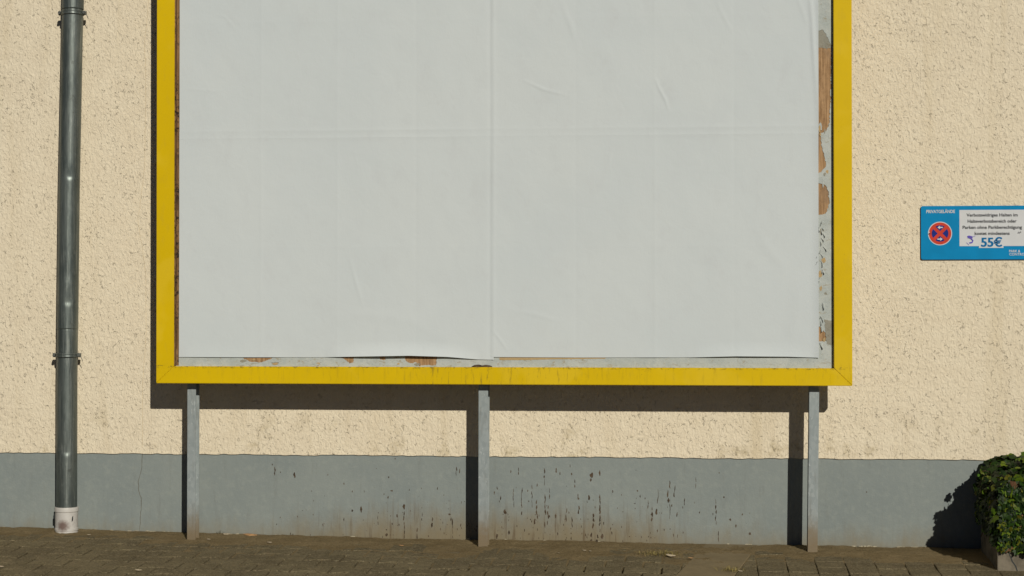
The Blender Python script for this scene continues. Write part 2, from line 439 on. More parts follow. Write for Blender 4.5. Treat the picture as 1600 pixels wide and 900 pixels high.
# the strip of concrete slabs crossing at a slant
SL = -0.158                                   # sideways drift per metre away from the wall
def slabx(x0, dep): return x0 + SL * dep
S0, S1 = 0.045, 0.335

def clip(poly, a, b, c):
    """keep a*x + b*y >= c"""
    out = []
    for i in range(len(poly)):
        p, q = poly[i], poly[(i + 1) % len(poly)]
        dp = a * p[0] + b * p[1] - c; dq = a * q[0] + b * q[1] - c
        if dp >= 0: out.append(p)
        if (dp >= 0) != (dq >= 0):
            t = dp / (dp - dq); out.append((p[0] + t * (q[0] - p[0]), p[1] + t * (q[1] - p[1])))
    return out
def area(poly): return 0.5 * sum(poly[i][0] * poly[(i + 1) % len(poly)][1] - poly[(i + 1) % len(poly)][0] * poly[i][1] for i in range(len(poly)))
def inset(poly, d):
    n = len(poly); out = []
    for i in range(n):
        p0, p1, p2 = (Vector(poly[i - 1]), Vector(poly[i]), Vector(poly[(i + 1) % n]))
        e1 = (p1 - p0); e2 = (p2 - p1)
        if e1.length < 1e-6 or e2.length < 1e-6: out.append(tuple(p1)); continue
        e1.normalize(); e2.normalize()
        n1 = Vector((-e1.y, e1.x)); n2 = Vector((-e2.y, e2.x)); b = n1 + n2
        if b.length < 1e-3: b = n1
        else: b = b / max(0.5, b.dot(n1))
        out.append(tuple(p1 + b * d))
    return out
def paver_mesh(name, poly, ch=0.0025, th=0.04):
    if area(poly) < 0: poly = poly[::-1]
    a = inset(poly, ch); n = len(poly)
    V = [(x, y, 0) for x, y in a] + [(x, y, -ch) for x, y in poly] + [(x, y, -th) for x, y in poly]
    Fc = [tuple(range(n))]
    for i in range(n):
        j = (i + 1) % n
        Fc.append((i, n + i, n + j, j)); Fc.append((n + i, 2 * n + i, 2 * n + j, n + j))
    return mesh(name, V, Fc)
L_, W_, A_ = 0.20, 0.165, 0.013
def bone():
    g = 0.0056; h = W_ / 2 - g; e = L_ / 2 - g
    top = [(e, h + A_), (0.062, h + A_), (0.034, h - A_), (-0.034, h - A_), (-0.062, h + A_), (-e, h + A_)]
    return top + [(-x, -y) for x, y in top]
BONE = bone()
pav_bone = paver_mesh('double_t_paver', BONE)
sq = [(-0.0758, -0.074), (-0.068, -0.0825), (0.068, -0.0825), (0.0758, -0.074), (0.0758, 0.074), (0.068, 0.0825), (-0.068, 0.0825), (-0.0758, 0.074)]
pav_sq = paver_mesh('square_paver', sq)
cands = []                                    # (score, kind, x, dep, clipped poly or None)
for r in range(-1, 13):
    dep = 0.03 + W_ * r
    for c in range(-46, 4):
        x = c * L_ + (L_ / 2 if r % 2 else 0) + 0.013
        if x > 0.3 or x < -9: continue
        lim = lambda d: slabx(S0, d) - 0.004
        poly = [(px + x, py - dep) for px, py in BONE]
        poly = clip(poly, 0, -1, 0.003)
        poly = clip(poly, -1, SL, -(S0 - 0.005)) if x > -1.2 else poly      # left of the slab strip: -x + SL*dep*... (y = -dep)
        # half-plane x <= S0 + SL*dep - gap  <=>  -x - SL*y >= -(S0-gap) with y=-dep
        if x > -1.2:
            poly = [(px + x, py - dep) for px, py in BONE]; poly = clip(poly, 0, -1, 0.003)
            poly = clip(poly, -1, -SL, -(S0 - 0.005))
        if len(poly) < 3 or abs(area(poly)) < 0.0004: continue
        full = abs(abs(area(poly)) - abs(area(BONE))) < 1e-6
        cands.append(('paver', x, dep, None if full else [(px - x, py + dep) for px, py in poly], pav_bone))
for r in range(0, 12):
    dep = 0.085 + 0.168 * r
    for c in range(0, 44):
        x = 0.335 - 0.155 * 3 + 0.155 * c + 0.05
        poly = [(px + x, py - dep) for px, py in sq]
        poly = clip(poly, 0, -1, 0.003)
        poly = clip(poly, 1, SL, S1 + 0.005)
        if len(poly) < 3 or abs(area(poly)) < 0.0004: continue
        full = abs(abs(area(poly)) - abs(area(sq))) < 1e-6
        cands.append(('paver', x, dep, None if full else [(px - x, py + dep) for px, py in poly], pav_sq))
Rinv = _R.T
def project(p):
    v = Rinv @ (np.array(p) - _C); return 800 + F_PX * v[0] / -v[2], 450 - F_PX * v[1] / -v[2]
near, far = [], []
for cnd in cands:
    u, v = project((cnd[1], -cnd[2], float(zg(cnd[1], cnd[2]))))
    (near if (-50 < u < 1650 and v < 912) else far).append((v, cnd))
near.sort(key=lambda t: -t[0])
far += near[298:]; near = near[:298]
def place_rot(x, dep):
    ex = float(zg(x + 0.1, dep) - zg(x - 0.1, dep)) / 0.2; ey = float(zg(x, dep - 0.1) - zg(x, dep + 0.1)) / 0.2
    return (math.atan(ey) + random.gauss(0, 0.006), -math.atan(ex) + random.gauss(0, 0.006), random.gauss(0, 0.006))
for v, (kind, x, dep, poly, base) in near:
    me = base if poly is None else paver_mesh('cut_paver', poly)
    o = link('paver', me, M['paver'], pavement, loc=(x, -dep, float(zg(x, dep)) + random.gauss(0, 0.0022)))
    o.rotation_euler = place_rot(x, dep)
    if base is pav_sq and poly is None:                # worn setts sit less evenly
        o.rotation_euler.z += random.gauss(0, 0.022); o.scale = (random.uniform(0.97, 1.01), random.uniform(0.965, 1.0), 1)
V, Fc = [], []
for v, (kind, x, dep, poly, base) in far:
    me = base if poly is None else paver_mesh('cut_paver', poly)
    mt = Matrix.Translation((x, -dep, float(zg(x, dep)) + random.gauss(0, 0.0022))) @ Matrix.Rotation(random.gauss(0, 0.01), 4, 'X') @ Matrix.Rotation(random.gauss(0, 0.01), 4, 'Y')
    b = len(V); V += [tuple(mt @ q.co) for q in me.vertices]; Fc += [tuple(b + i for i in p.vertices) for p in me.polygons]
tag(link('outlying_pavers', mesh('outlying_pavers', V, Fc), M['paver'], pavement), kind='stuff')
# slabs of the slanting strip
d0 = 0.0
for k, dl in enumerate((1.06, 1.05)):
    a, b = d0 + 0.006, d0 + dl - 0.006
    p = [(slabx(S0, a) , -a), (slabx(S0, b), -b), (slabx(S1, b), -b), (slabx(S1, a), -a)]
    cx, cd = sum(q[0] for q in p) / 4, (a + b) / 2
    me = paver_mesh('gutter_slab', [(q[0] - cx, q[1] + cd) for q in p], 0.003, 0.06)
    o = link('concrete_slab', me, M['slab'], pavement, loc=(cx, -cd, float(zg(cx, cd)) + 0.001))
    o.rotation_euler = (math.atan(0.042) * (1 if k < 2 else 0.8), 0.006, 0)
    d0 += dl

# drifted soil along the foot of the wall, thinning out over the pavers
def build_soil():
    xs = np.linspace(-8.5, 6.5, 1200); ds = np.linspace(0.0, 0.85, 90)
    Xg, Dg = np.meshgrid(xs, ds)
    n = vnoise(Xg * 3, Dg * 5, 1) * 0.5 + vnoise(Xg * 9, Dg * 12, 2) * 0.3 + vnoise(Xg * 30, Dg * 34, 3) * 0.2
    n2 = vnoise(Xg * 60, Dg * 60, 4)
    reach = np.interp(Xg, [-8, -3.5, -2.5, -1.0, 0.0, 0.4, 1.5, 6], [0.26, 0.26, 0.34, 0.42, 0.40, 0.40, 0.40, 0.3])
    thick = 0.011 * (1 - Dg / reach) + (n - 0.5) * 0.020 + (n2 - 0.5) * 0.003
    thick = np.clip(thick, -0.02, 0.014)
    Z = zg(Xg, Dg) + thick
    V = np.stack([Xg, -Dg, Z], -1).reshape(-1, 3)
    a = np.arange(len(ds) - 1)[:, None] * len(xs) + np.arange(len(xs) - 1)[None]
    Fq = np.stack([a, a + len(xs), a + len(xs) + 1, a + 1], -1).reshape(-1, 4)
    me = bpy.data.meshes.new('soil'); me.from_pydata(V.tolist(), [], Fq.tolist()); me.update()
    return tag(link('drifted_soil', me, M['dirt'], smooth=True), 'brown sandy soil drifted along the foot of the wall', 'soil', kind='stuff')
build_soil()

# ------------------------------------------------------------------ building
BAND = 0.4865
building = tag(empty('building', (-1.0, 0, 0)), 'cream rough plastered building with smooth grey painted plinth', 'building')
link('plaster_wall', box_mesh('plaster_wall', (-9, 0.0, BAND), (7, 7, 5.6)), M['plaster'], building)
link('plinth', box_mesh('plinth', (-8.993, 0.008, -0.4), (6.993, 6.99, BAND + 0.002)), M['plinth'], building)
link('roof', box_mesh('roof', (-9.05, -0.05, 5.603), (7.05, 7.05, 5.75), 0.02), M['roof'], building)

# the ragged lower lip of the plaster coat
lx = np.arange(-8.9, 6.9, 0.012)
lz = BAND - 0.0055 * vnoise(lx * 28, lx * 0, 71) - 0.004 * vnoise(lx * 5, lx * 0, 72) + 0.002
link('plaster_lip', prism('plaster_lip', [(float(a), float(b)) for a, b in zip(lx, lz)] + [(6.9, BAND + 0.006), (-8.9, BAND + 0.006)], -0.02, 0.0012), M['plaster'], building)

# chips and dark runs in the plinth paint
MARKS = [(425,726,2,3),(429,736,3,14),(438,738,2,2),(460,742,4,10),(537,756,2,4),(607,746,2.4,3),(617,717,2,2),(606,777,3,4),(612,767,5,2.4),(550,768,2.4,3),
 (550,798,3,4),(537,812,2,6),(631,792,6,9),(631,820,2.6,42),(675,816,5,14),(659,808,2,12),(652,834,3,20),(707,826,3,32),(702,804,5,3),(713,736,3,14),(718,736,2,8),
 (604,836,6,5),(564,796,3,10),(620,806,3,6),(590,812,2,16),(810,736,2,12),(850,744,2.6,24),(869,735,3,8),(893,741,2,4),(898,756,2.6,14),(925,742,7,9),(937,739,3,10),
 (923,750,3,6),(802,776,2,30),(815,776,3,28),(831,776,2,35),(839,758,2,6),(858,772,2,20),(852,788,4,32),(856,804,3,32),(851,820,3,10),(839,796,3,32),(835,815,4,9),
 (815,802,3,6),(789,800,6,8),(920,778,4,9),(903,776,2,10),(937,796,4.4,48),(927,808,4,14),(927,817,7,12),(937,816,4,14),(904,797,5,16),(894,816,3,16),(885,804,3,20),
 (924,840,6,16),(933,842,7,18),(941,838,5,8),(996,767,2.4,3),(1046,758,2.4,12),(1054,768,4,20),(1028,776,2,20),(1044,778,4,18),(1069,784,2,14),(1013,788,2,14),
 (1019,808,4,17),(1026,800,4,11),(1047,796,2,32),(1087,754,2,18),(1093,801,2.4,3),(1119,800,3,40),(1008,779,2.4,3),(776,838,6,8),(1131,777,2.4,3),(1150,822,3,5),
 (1141,812,3,4),(1160,804,3,3),(1122,838,3,16),(1354,769,2.4,2.4),(1172,834,4,4),(772,770,2,6),(782,778,2,8),(760,742,2.2,8),(795,832,3,8),(868,806,2.4,8),(1058,804,2,8)]
def blob(px, py, w, h, rng, dep):
    n = 10 if h > 5 else 8; pts = []
    c = at(px, py, dep); s = 1 / 272.0
    lean = rng.uniform(-0.12, 0.12)
    for k in range(n):
        t = 2 * math.pi * k / n
        z = math.sin(t); taper = 1.0 - 0.45 * max(0, z) if h > 5 else 1.0
        q = rng.uniform(0.35, 1.25)
        pts.append((c.x + s * (w / 2 * math.cos(t) * q * taper + lean * z * h / 2), c.z + s * h / 2 * z * rng.uniform(0.8, 1.1)))
    return pts
rng = random.Random(3)
ms = []
for (x, y, w, h) in MARKS:
    if h > 11:                                     # long runs break up into several chips
        n = max(2, int(h / 7))
        for k in range(n):
            yy = y - h / 2 + h * (k + 0.5) / n + rng.uniform(-1.5, 1.5)
            ms.append(prism('m', blob(x + rng.uniform(-0.8, 0.8), yy, w * rng.uniform(0.3, 0.85), h / n * rng.uniform(0.7, 1.5), rng, 0), -0.008, -0.0072))
    else: ms.append(prism('m', blob(x, y, w, h, rng, 0), -0.008, -0.0072))
for k in range(190):                                # fine spatter
    x = rng.gauss(870, 130) if k % 2 else rng.uniform(430, 1130)
    y = 848 - abs(rng.gauss(0, 48)); w = rng.uniform(0.7, 1.8); h = w * rng.uniform(1, 4)
    if 715 < y and 420 < x < 1180: ms.append(prism('m', blob(x, y, w, h, rng, 0), -0.008, -0.0073))
tag(link('paint_chips', join_meshes('paint_chips', ms), M['mark'], building), kind='stuff')

def ribbon(name, pts, w, d0, d1, rng):
    pts = [at(px, py, d1) for px, py in pts]; fine = []
    for a, b in zip(pts[:-1], pts[1:]):
        for t in np.linspace(0, 1, 6)[:-1]: fine.append((a.lerp(b, t).x + rng.uniform(-1, 1) * 0.002, a.lerp(b, t).z))
    fine.append((pts[-1].x, pts[-1].z))
    Lf = [(x - w * rng.uniform(0.3, 0.6), z) for x, z in fine]; Rt = [(x + w * rng.uniform(0.3, 0.6), z) for x, z in fine]
    return prism(name, Lf + Rt[::-1], d0, d1)
link('crack', ribbon('crack', [(222, 708), (222, 730), (216, 752), (217, 768), (221, 780), (220, 800), (218, 829)], 0.0035, -0.008, -0.0072, rng), M['crack'], building)
link('crack', ribbon('crack', [(232, 0), (229, 40), (226, 70), (228, 130), (227, 200), (226, 260), (220, 310), (215, 345), (221, 380), (228, 430), (228, 520), (223, 600), (222, 700)], 0.0024, 0.0, 0.0006, rng), M['crack_wall'], building)

# mortar crumbs along the foot of the wall
ms = []
for k in range(70):
    px = rng.choice([rng.uniform(95, 290), rng.uniform(1270, 1460), rng.uniform(0, 1500)])
    x = at(px, 840, 0).x; s = rng.uniform(0.004, 0.011)
    bm = bmesh.new(); bmesh.ops.create_icosphere(bm, subdivisions=1, radius=1)
    for v in bm.verts: v.co = Vector((v.co.x * s * rng.uniform(1, 2.6), v.co.y * s * 0.6, v.co.z * s * 0.55)) * rng.uniform(0.7, 1.2)
    for v in bm.verts: v.co += Vector((x, 0.004 - rng.random() * 0.006, float(zg(x, 0)) + 0.010))
    me = bpy.data.meshes.new('c'); bm.to_mesh(me); bm.free(); ms.append(me)
tag(link('mortar_crumbs', join_meshes('mortar_crumbs', ms), M['mortar'], building), kind='stuff')

# ------------------------------------------------------------------ billboard
FX0, FX1, FZ0, FZ1 = -3.021, 0.8325, 0.904, 3.72           # outer edges
IX0, IX1, IZ0, IZ1 = -2.9195, 0.7345, 0.9995, 3.615        # inner edges
D_FRONT, D_BACK, D_BOARD = 0.317, 0.2695, 0.283
bill = tag(empty('billboard', (-1.18, -0.24, 0)), 'large blank white billboard in a yellow frame on three steel posts', 'billboard')
def rail(name, poly):
    me = prism(name, poly, D_BACK, D_FRONT)
    bm = bmesh.new(); bm.from_mesh(me); bmesh.ops.bevel(bm, geom=[e for e in bm.edges], offset=0.0022, segments=2, affect='EDGES'); bm.to_mesh(me); bm.free()
    return link('frame_rail', me, M['yellow'], bill)
g = 0.0004
rail('rail', [(FX0, FZ0 + g), (IX0 - g, IZ0), (IX0 - g, IZ1), (FX0, FZ1 - g)])
rail('rail', [(FX1, FZ0 + g), (IX1 + g, IZ0), (IX1 + g, IZ1), (FX1, FZ1 - g)])
rail('rail', [(FX0 + g, FZ0), (FX1 - g, FZ0), (IX1, IZ0 - g), (IX0, IZ0 - g)])
rail('rail', [(FX0 + g, FZ1), (FX1 - g, FZ1), (IX1, IZ1 + g), (IX0, IZ1 + g)])
board = link('backing_board', box_mesh('board', (IX0 - 0.02, -D_BOARD, IZ0 - 0.02), (IX1 + 0.02, -0.2625, IZ1 + 0.02)), M['wood'], bill)
link('rear_absorber', box_mesh('rear_absorber', (IX0 - 0.03, -0.2622, IZ0 - 0.03), (IX1 + 0.03, -0.2605, IZ1 + 0.03)), M['rear'], bill)  # unseen dark sheet, added to soak up bounce behind the board
link('wood_batten', box_mesh('batten', (IX0 - 0.001, -0.3125, IZ0 + 0.002), (IX0 + 0.0045, -D_BOARD - 0.0002, IZ1 - 0.002), 0.001), M['batten'], bill)
link('wood_batten', box_mesh('batten', (IX0 + 0.005, -D_BOARD - 0.0032, IZ0 + 0.003), (IX0 + 0.019, -D_BOARD - 0.0003, IZ1 - 0.002), 0.001), M['batten'], bill)
for z in (1.12, 2.3, 3.5):
    link('cross_bar', box_mesh('cross_bar', (IX0 - 0.06, -0.2603, z), (IX1 + 0.06, -0.2433, z + 0.06), 0.002), M['galv'], bill)
def ibeam(name, x0, x1, lean):
    tf, tw = 0.006, 0.005; a, b = -0.243, -0.165; xm = (x0 + x1) / 2
    pr = [(x0, a), (x1, a), (x1, a + tf), (xm + tw, a + tf), (xm + tw, b - tf), (x1, b - tf), (x1, b), (x0, b), (x0, b - tf), (xm - tw, b - tf), (xm - tw, a + tf), (x0, a + tf)]
    n = len(pr); V = []
    for z in (-0.25, 0.2, 0.86, 3.66):
        dx = lean * (z - 0.86) if z < 0.87 else 0
        V += [(x + dx, y, z) for x, y in pr]
    Fc = [tuple(range(n)), tuple(3 * n + i for i in range(n - 1, -1, -1))]
    for k in range(3): Fc += [(k * n + i, k * n + (i + 1) % n, (k + 1) * n + (i + 1) % n, (k + 1) * n + i) for i in range(n)]
    me = fix(mesh(name, V, Fc))
    bm = bmesh.new(); bm.from_mesh(me)
    bmesh.ops.bevel(bm, geom=[e for e in bm.edges if abs((e.verts[0].co - e.verts[1].co).normalized().z) > 0.9], offset=0.0012, segments=2, affect='EDGES'); bm.to_mesh(me); bm.free()
    return link('post', me, M['galv'], bill)
ibeam('post', -2.8625, -2.8135, 0.001)
ibeam('post', -1.2105, -1.1575, 0.002)
ibeam('post', 0.606, 0.6595, 0.012)

# remains of older papers on the board
def px_poly(pts, dep, jag=0.0, rng=rng, step=4.0):
    out = []
    n = len(pts)
    for i in range(n):
        a, b = pts[i], pts[(i + 1) % n]
        k = max(1, int(math.hypot(b[0] - a[0], b[1] - a[1]) / step)) if jag else 1
        for t in range(k):
            q = t / k
            x = a[0] + (b[0] - a[0]) * q + (rng.uniform(-jag, jag)); y = a[1] + (b[1] - a[1]) * q + rng.uniform(-jag, jag)
            p = at(x, y, dep); out.append((min(IX1 + 0.015, p.x), max(IZ0 - 0.015, p.z)))
    return out
def residue(pts, d1, mat, jag=1.0, d0=None):
    link('paper_remnant', prism('paper_remnant', px_poly(pts, d1, jag, step=2.2 if jag > 0.2 else 4.0), D_BOARD + 0.0002 if d0 is None else d0, d1), mat, bill)
residue([(1272, -60), (1306, -60), (1306, 73), (1299, 70), (1292, 57), (1286, 47), (1272, 48)], D_BOARD + 0.0028, M['old'])
residue([(1272, 40), (1286, 44), (1297, 62), (1300, 74), (1292, 76), (1272, 74)], D_BOARD + 0.0010, M['old_grey'])
residue([(1306, 70), (1306, 350), (1272, 350), (1272, 337), (1290, 334), (1296, 320), (1294.5, 300), (1289, 288), (1272, 284), (1272, 274), (1284, 268), (1291, 258), (1287, 240), (1283, 222), (1281, 208), (1291, 205), (1296, 192), (1298, 150), (1299, 72)], D_BOARD + 0.0028, M['old'])
residue([(1272, 347), (1306, 347), (1306, 520), (1292, 524), (1284, 512), (1272, 508)], D_BOARD + 0.0024, M['old'])
residue([(1272, 536), (1288, 532), (1306, 536), (1306, 585), (1272, 585)], D_BOARD + 0.0028, M['old'])
residue([(1288, 500), (1306, 500), (1306, 540), (1292, 538)], D_BOARD + 0.00345, M['old_grey'])
for k in range(30):
    if k < 16: x, y = rng.uniform(1280, 1298), rng.choice([rng.uniform(196, 212), rng.uniform(264, 286), rng.uniform(334, 540), rng.uniform(334, 540)])
    else: x, y = rng.uniform(370, 700), rng.uniform(561, 571)
    n_ = rng.randint(7, 11); a_, b_ = (rng.uniform(1.2, 3.2), rng.uniform(2, 9)) if k < 16 else (rng.uniform(2, 9), rng.uniform(0.8, 2.4))
    residue([(x + a_ * math.cos(6.283 * q / n_) * rng.uniform(0.5, 1.2), y + b_ * math.sin(6.283 * q / n_) * rng.uniform(0.5, 1.2)) for q in range(n_)], D_BOARD + rng.uniform(0.0030, 0.0040), rng.choice([M['old'], M['old_grey'], M['old'], M['tan']]), 0.25)
# curled tatters along the right edge
ms = []
for k in range(30):
    y = rng.uniform(335, 540); x = rng.uniform(1279, 1287); c = at(x, y, D_BOARD + 0.002)
    w, h = rng.uniform(0.006, 0.02), rng.uniform(0.008, 0.035); a = rng.uniform(-0.7, 0.7)
    nn = 5; V = []; Fc = []
    for i in range(nn + 1):
        t = i / nn; ww = w * (1 - 0.75 * t) * 0.5; lift = 0.002 + 0.014 * t * t
        ox, oz = math.sin(a) * h * t, -math.cos(a) * h * t
        V += [(c.x + ox - ww, c.y - lift, c.z + oz), (c.x + ox + ww, c.y - lift * 0.7, c.z + oz + 0.002)]
    Fc = [(2 * i, 2 * i + 1, 2 * i + 3, 2 * i + 2) for i in range(nn)]
    ms.append(mesh('t', V, Fc))
tt = link('paper_tatters', join_meshes('paper_tatters', ms), M['old'], bill, smooth=True); tag(tt, kind='stuff')
tt.modifiers.new('thick', 'SOLIDIFY').thickness = 0.0008
# bottom strip
residue([(268, 545), (372, 545), (380, 560), (390, 565), (404, 567), (418, 563), (432, 556), (440, 545), (528, 545), (534, 560), (541, 563), (546, 568), (552, 566), (553, 556), (560, 545), (590, 545), (594, 562), (602, 563), (604, 545),
         (628, 545), (634, 563), (642, 568), (650, 566), (656, 572), (668, 570), (681, 571), (683, 558), (690, 545), (1306, 545), (1306, 585), (268, 585)], D_BOARD + 0.0018, M['old'], 0.8)
residue([(780, 550), (960, 550), (945, 560.4), (880, 561.3), (810, 562.6), (780.5, 562.6)], D_BOARD + 0.0026, M['tan'], 0.15, D_BOARD + 0.0017)
residue([(737, 572.5), (741, 570.5), (748, 569.5), (753, 571), (760, 570), (768, 571.5), (770, 575), (736, 575)], D_BOARD + 0.004, M['mark'], 0.3, D_BOARD + 0.0017)
residue([(690, 558), (730, 558), (729, 572), (722, 577), (694, 577)], D_BOARD + 0.0022, M['old'], 0.4, D_BOARD + 0.0015)
residue([(1040, 552), (1262, 552), (1262, 566), (1200, 569), (1120, 566), (1046, 570)], D_BOARD + 0.0021, M['old'], 0.5, D_BOARD + 0.0015)

# the blank poster: four overlapping sheets with folds, wrinkles and lifted edges
SX0, SX1 = at(280, 400, 0.287).x, at(1279, 400, 0.287).x
SM = at(770.5, 400, 0.287).x; ZM = at(770, 207, 0.287).z
WR = [([(1022, 118), (1030, 138), (1040, 157), (1046, 176)], 0.0034, 0.0065), ([(815, 124), (850, 140), (888, 150)], 0.0022, 0.008), ([(872, -10), (890, 35), (903, 78)], 0.0016, 0.014),
      ([(1116, -5), (1132, 28), (1146, 56)], 0.0014, 0.010), ([(332, 21), (352, 27), (364, 40), (371, 52)], 0.0010, 0.008), ([(545, 398), (556, 440), (568, 482)], 0.0016, 0.009),
      ([(768, 514), (780, 529), (796, 552)], 0.0020, 0.006), ([(1178, 345), (1200, 390), (1232, 424)], 0.0022, 0.03), ([(275 + 10, 138), (345, 143)], 0.0008, 0.008),
      ([(400, 545), (412, 490), (408, 560)], 0.0008, 0.008), ([(800, 484), (840, 492), (880, 504)], 0.0010, 0.012), ([(955, 235), (951, 258)], 0.0012, 0.008), ([(1110, 440), (1060, 480), (1010, 520)], 0.0012, 0.03),
      ([(1240, -20), (1255, 20), (1262, 45)], 0.0016, 0.010), ([(1262, -40), (1269, 30), (1272, 90), (1276, 170)], 0.0060, 0.012), ([(1225, 560), (1245, 500), (1252, 430)], 0.0014, 0.03),
      ([(470, 520), (560, 490), (640, 500), (720, 545)], 0.0014, 0.03)]
WRP = [([at(x, y, 0.287) for x, y in p], a, s) for p, a, s in WR]
FOLDS = [(408, 1), (527, 1), (650, -1), (900, -1), (1023, 1), (1147, -1)]
FX = [(at(x, 300, 0.287).x, s) for x, s in FOLDS]
BOT = [(278, 557.8), (400, 558.2), (500, 558.2), (560, 557), (640, 555.6), (700, 557.5), (745, 561.5), (772, 562.2)]
BOT2 = [(769, 557.8), (900, 558.6), (1080, 558.4), (1150, 556.6), (1230, 557.2), (1282, 559)]
def sheet(name, x0, x1, z0, z1, lay, botpts):
    nx, nz = int((x1 - x0) / 0.006), int((z1 - z0) / 0.006)
    U, Vv = np.meshgrid(np.linspace(0, 1, nx + 1), np.linspace(0, 1, nz + 1))
    X = x0 + (x1 - x0) * U
    if botpts:
        bp = [at(a, b, 0.287) for a, b in botpts]
        zb = np.interp(X, [p.x for p in bp], [p.z for p in bp])
    else: zb = z0 + 0 * X
    Z = zb + (z1 - zb) * Vv
    H = 0.0022 * vnoise(X * 5, Z * 5, 11) + 0.0009 * vnoise(X * 14 + Z * 3, Z * 11, 12) + 0.004 * vnoise(X * 1.7, Z * 1.7, 13)
    for fx, s in FX:
        d = np.abs(X - fx - 0.003 * (vnoise(Z * 3, Z * 0 + fx * 7, 5) - 0.5)); amp = 0.35 + 0.9 * vnoise(Z * 2.2, Z * 0 + fx * 31, 6)
        H += s * 0.0009 * amp * np.exp(-d / 0.013)
    d = X - SM - 0.004 + 0.004 * (vnoise(Z * 2.5, Z * 0, 15) - 0.5)
    H += 0.0021 * (0.55 + 0.6 * vnoise(Z * 3, Z * 0 + 4, 16)) * np.exp(-np.abs(d) / 0.011) - 0.0013 * np.exp(-((d + 0.02) / 0.012) ** 2)
    for zf in (ZM + 0.02, ZM - 0.022, ZM + 0.63, ZM - 0.63):
        k = 1.5 if abs(zf - ZM) < 0.1 else 0.4
        H += 0.0009 * k * (0.3 + 0.9 * vnoise(X * 2, X * 0 + zf, 8)) * np.exp(-np.abs(Z - zf - 0.004 * (vnoise(X * 2.5, X * 0, 9) - 0.5)) / 0.012)
    for pts, a, s in WRP:
        best = np.full(X.shape, 1e9); tt = np.zeros(X.shape); nseg = len(pts) - 1
        for i, (p, q) in enumerate(zip(pts[:-1], pts[1:])):
            dx, dz = q.x - p.x, q.z - p.z; l2 = dx * dx + dz * dz
            t = np.clip(((X - p.x) * dx + (Z - p.z) * dz) / l2, 0, 1)
            dd = np.hypot(X - p.x - t * dx, Z - p.z - t * dz); m_ = dd < best
            best = np.where(m_, dd, best); tt = np.where(m_, (i + t) / nseg, tt)
        H += 0.78 * a * np.exp(-(best / s) ** 2) * np.clip(np.sin(np.pi * np.clip(tt, 0.02, 0.98)), 0, 1)
    if botpts:                                        # bottom edges that came unglued
        dz = Z - zb
        for c, w, a in ((628, 118, 0.027), (1170, 95, 0.014), (330, 60, 0.004), (410, 40, 0.0035), (1020, 30, 0.003)):
            xc, ww = at(c, 557, 0.287).x, w / 272.0
            H += a * np.clip(1 - ((X - xc) / ww) ** 2, 0, 1) * np.clip(1 - dz / 0.085, 0, 1) ** 2
        xe = at(1279, 400, 0.287).x
        H += 0.006 * np.clip(1 - (xe - X) / 0.05, 0, 1) ** 2 * (0.3 + vnoise(Z * 4, Z * 0, 21)) * (X > SM)
    else:
        xe = at(1279, 400, 0.287).x
        H += 0.004 * np.clip(1 - (xe - X) / 0.03, 0, 1) ** 2 * (X > SM)
    V = np.stack([X, -(0.2852 + lay + H), Z], -1).reshape(-1, 3)
    a = np.arange(nz)[:, None] * (nx + 1) + np.arange(nx)[None]
    Fq = np.stack([a, a + 1, a + nx + 2, a + nx + 1], -1).reshape(-1, 4)
    me = bpy.data.meshes.new(name)
    me.vertices.add(len(V)); me.vertices.foreach_set('co', V.astype(np.float32).ravel())
    me.loops.add(len(Fq) * 4); me.loops.foreach_set('vertex_index', Fq.astype(np.int32).ravel())
    me.polygons.add(len(Fq)); me.polygons.foreach_set('loop_start', np.arange(0, len(Fq) * 4, 4, dtype=np.int32))
    me.update(calc_edges=True); me.validate()
    o = link('poster_sheet', me, M['paper'], bill, smooth=True)
    return o
sheet('poster_lower_left', SX0, SM + 0.004, 1.04, ZM + 0.02, 0.0, BOT)
sheet('poster_lower_right', SM - 0.012, SX1, 1.04, ZM + 0.02, 0.0005, BOT2)
sheet('poster_upper_left', SX0 + 0.001, SM + 0.004, ZM - 0.022, 3.56, 0.0003, None)
sheet('poster_upper_right', SM - 0.012, SX1 + 0.001, ZM - 0.022, 3.56, 0.0008, None)

# ------------------------------------------------------------------ downpipe
PZ = [0.15, 0.225, 0.925, 1.994, 3.102, 5.6]; PXX = [-3.615, -3.615, -3.615, -3.605, -3.585, -3.56]
def pcx(z): return float(np.interp(z, PZ, PXX))
PD, PR = -0.085, 0.0595
zt = lambda py: at(105, py, 0.1).z
DENTS = [(-1.25, zt(277), 0.0036, 0.42, 0.040, 0.012), (-1.15, zt(472), 0.0050, 0.42, 0.055, 0.015), (-1.4, zt(706), 0.0048, 0.5, 0.07, 0.014), (-1.9, zt(90), 0.002, 0.3, 0.03, 0.03), (-1.3, zt(430), 0.002, 0.3, 0.04, 0.04)]
def pdisp(th, z):
    th = (th + math.pi) % (2 * math.pi) - math.pi
    d = 0
    for a, zc, amp, sa, up, dn in DENTS:
        s = up if z > zc else dn
        d -= amp * math.exp(-((th - a) / sa) ** 2 - ((z - zc) / s) ** 2)
    return d + 0.0006 * (float(vnoise(th * 2 + 9, z * 9, 4)) - 0.5)
pipe = tag(empty('downpipe', (-3.615, PD, 0.03)), 'dented grey zinc downpipe with white plastic foot beside the yellow billboard', 'downpipe')
def pipe_part(z0, z1, r0, r1, mat='zinc', name='pipe_section'):
    n = max(8, int((z1 - z0) / 0.007)); zs = np.linspace(z0, z1, n)
    pr = [(r0 - 0.002, z0 - 0.0005)] + [(r0 + (r1 - r0) * (z - z0) / (z1 - z0), float(z)) for z in zs] + [(r1 - 0.002, z1 + 0.0005)]
    link(name, lathe(name, pcx, PD, pr, 72, pdisp), M[mat], pipe, smooth=True)
zc1, zc2, zj = zt(20), zt(555), zt(514)
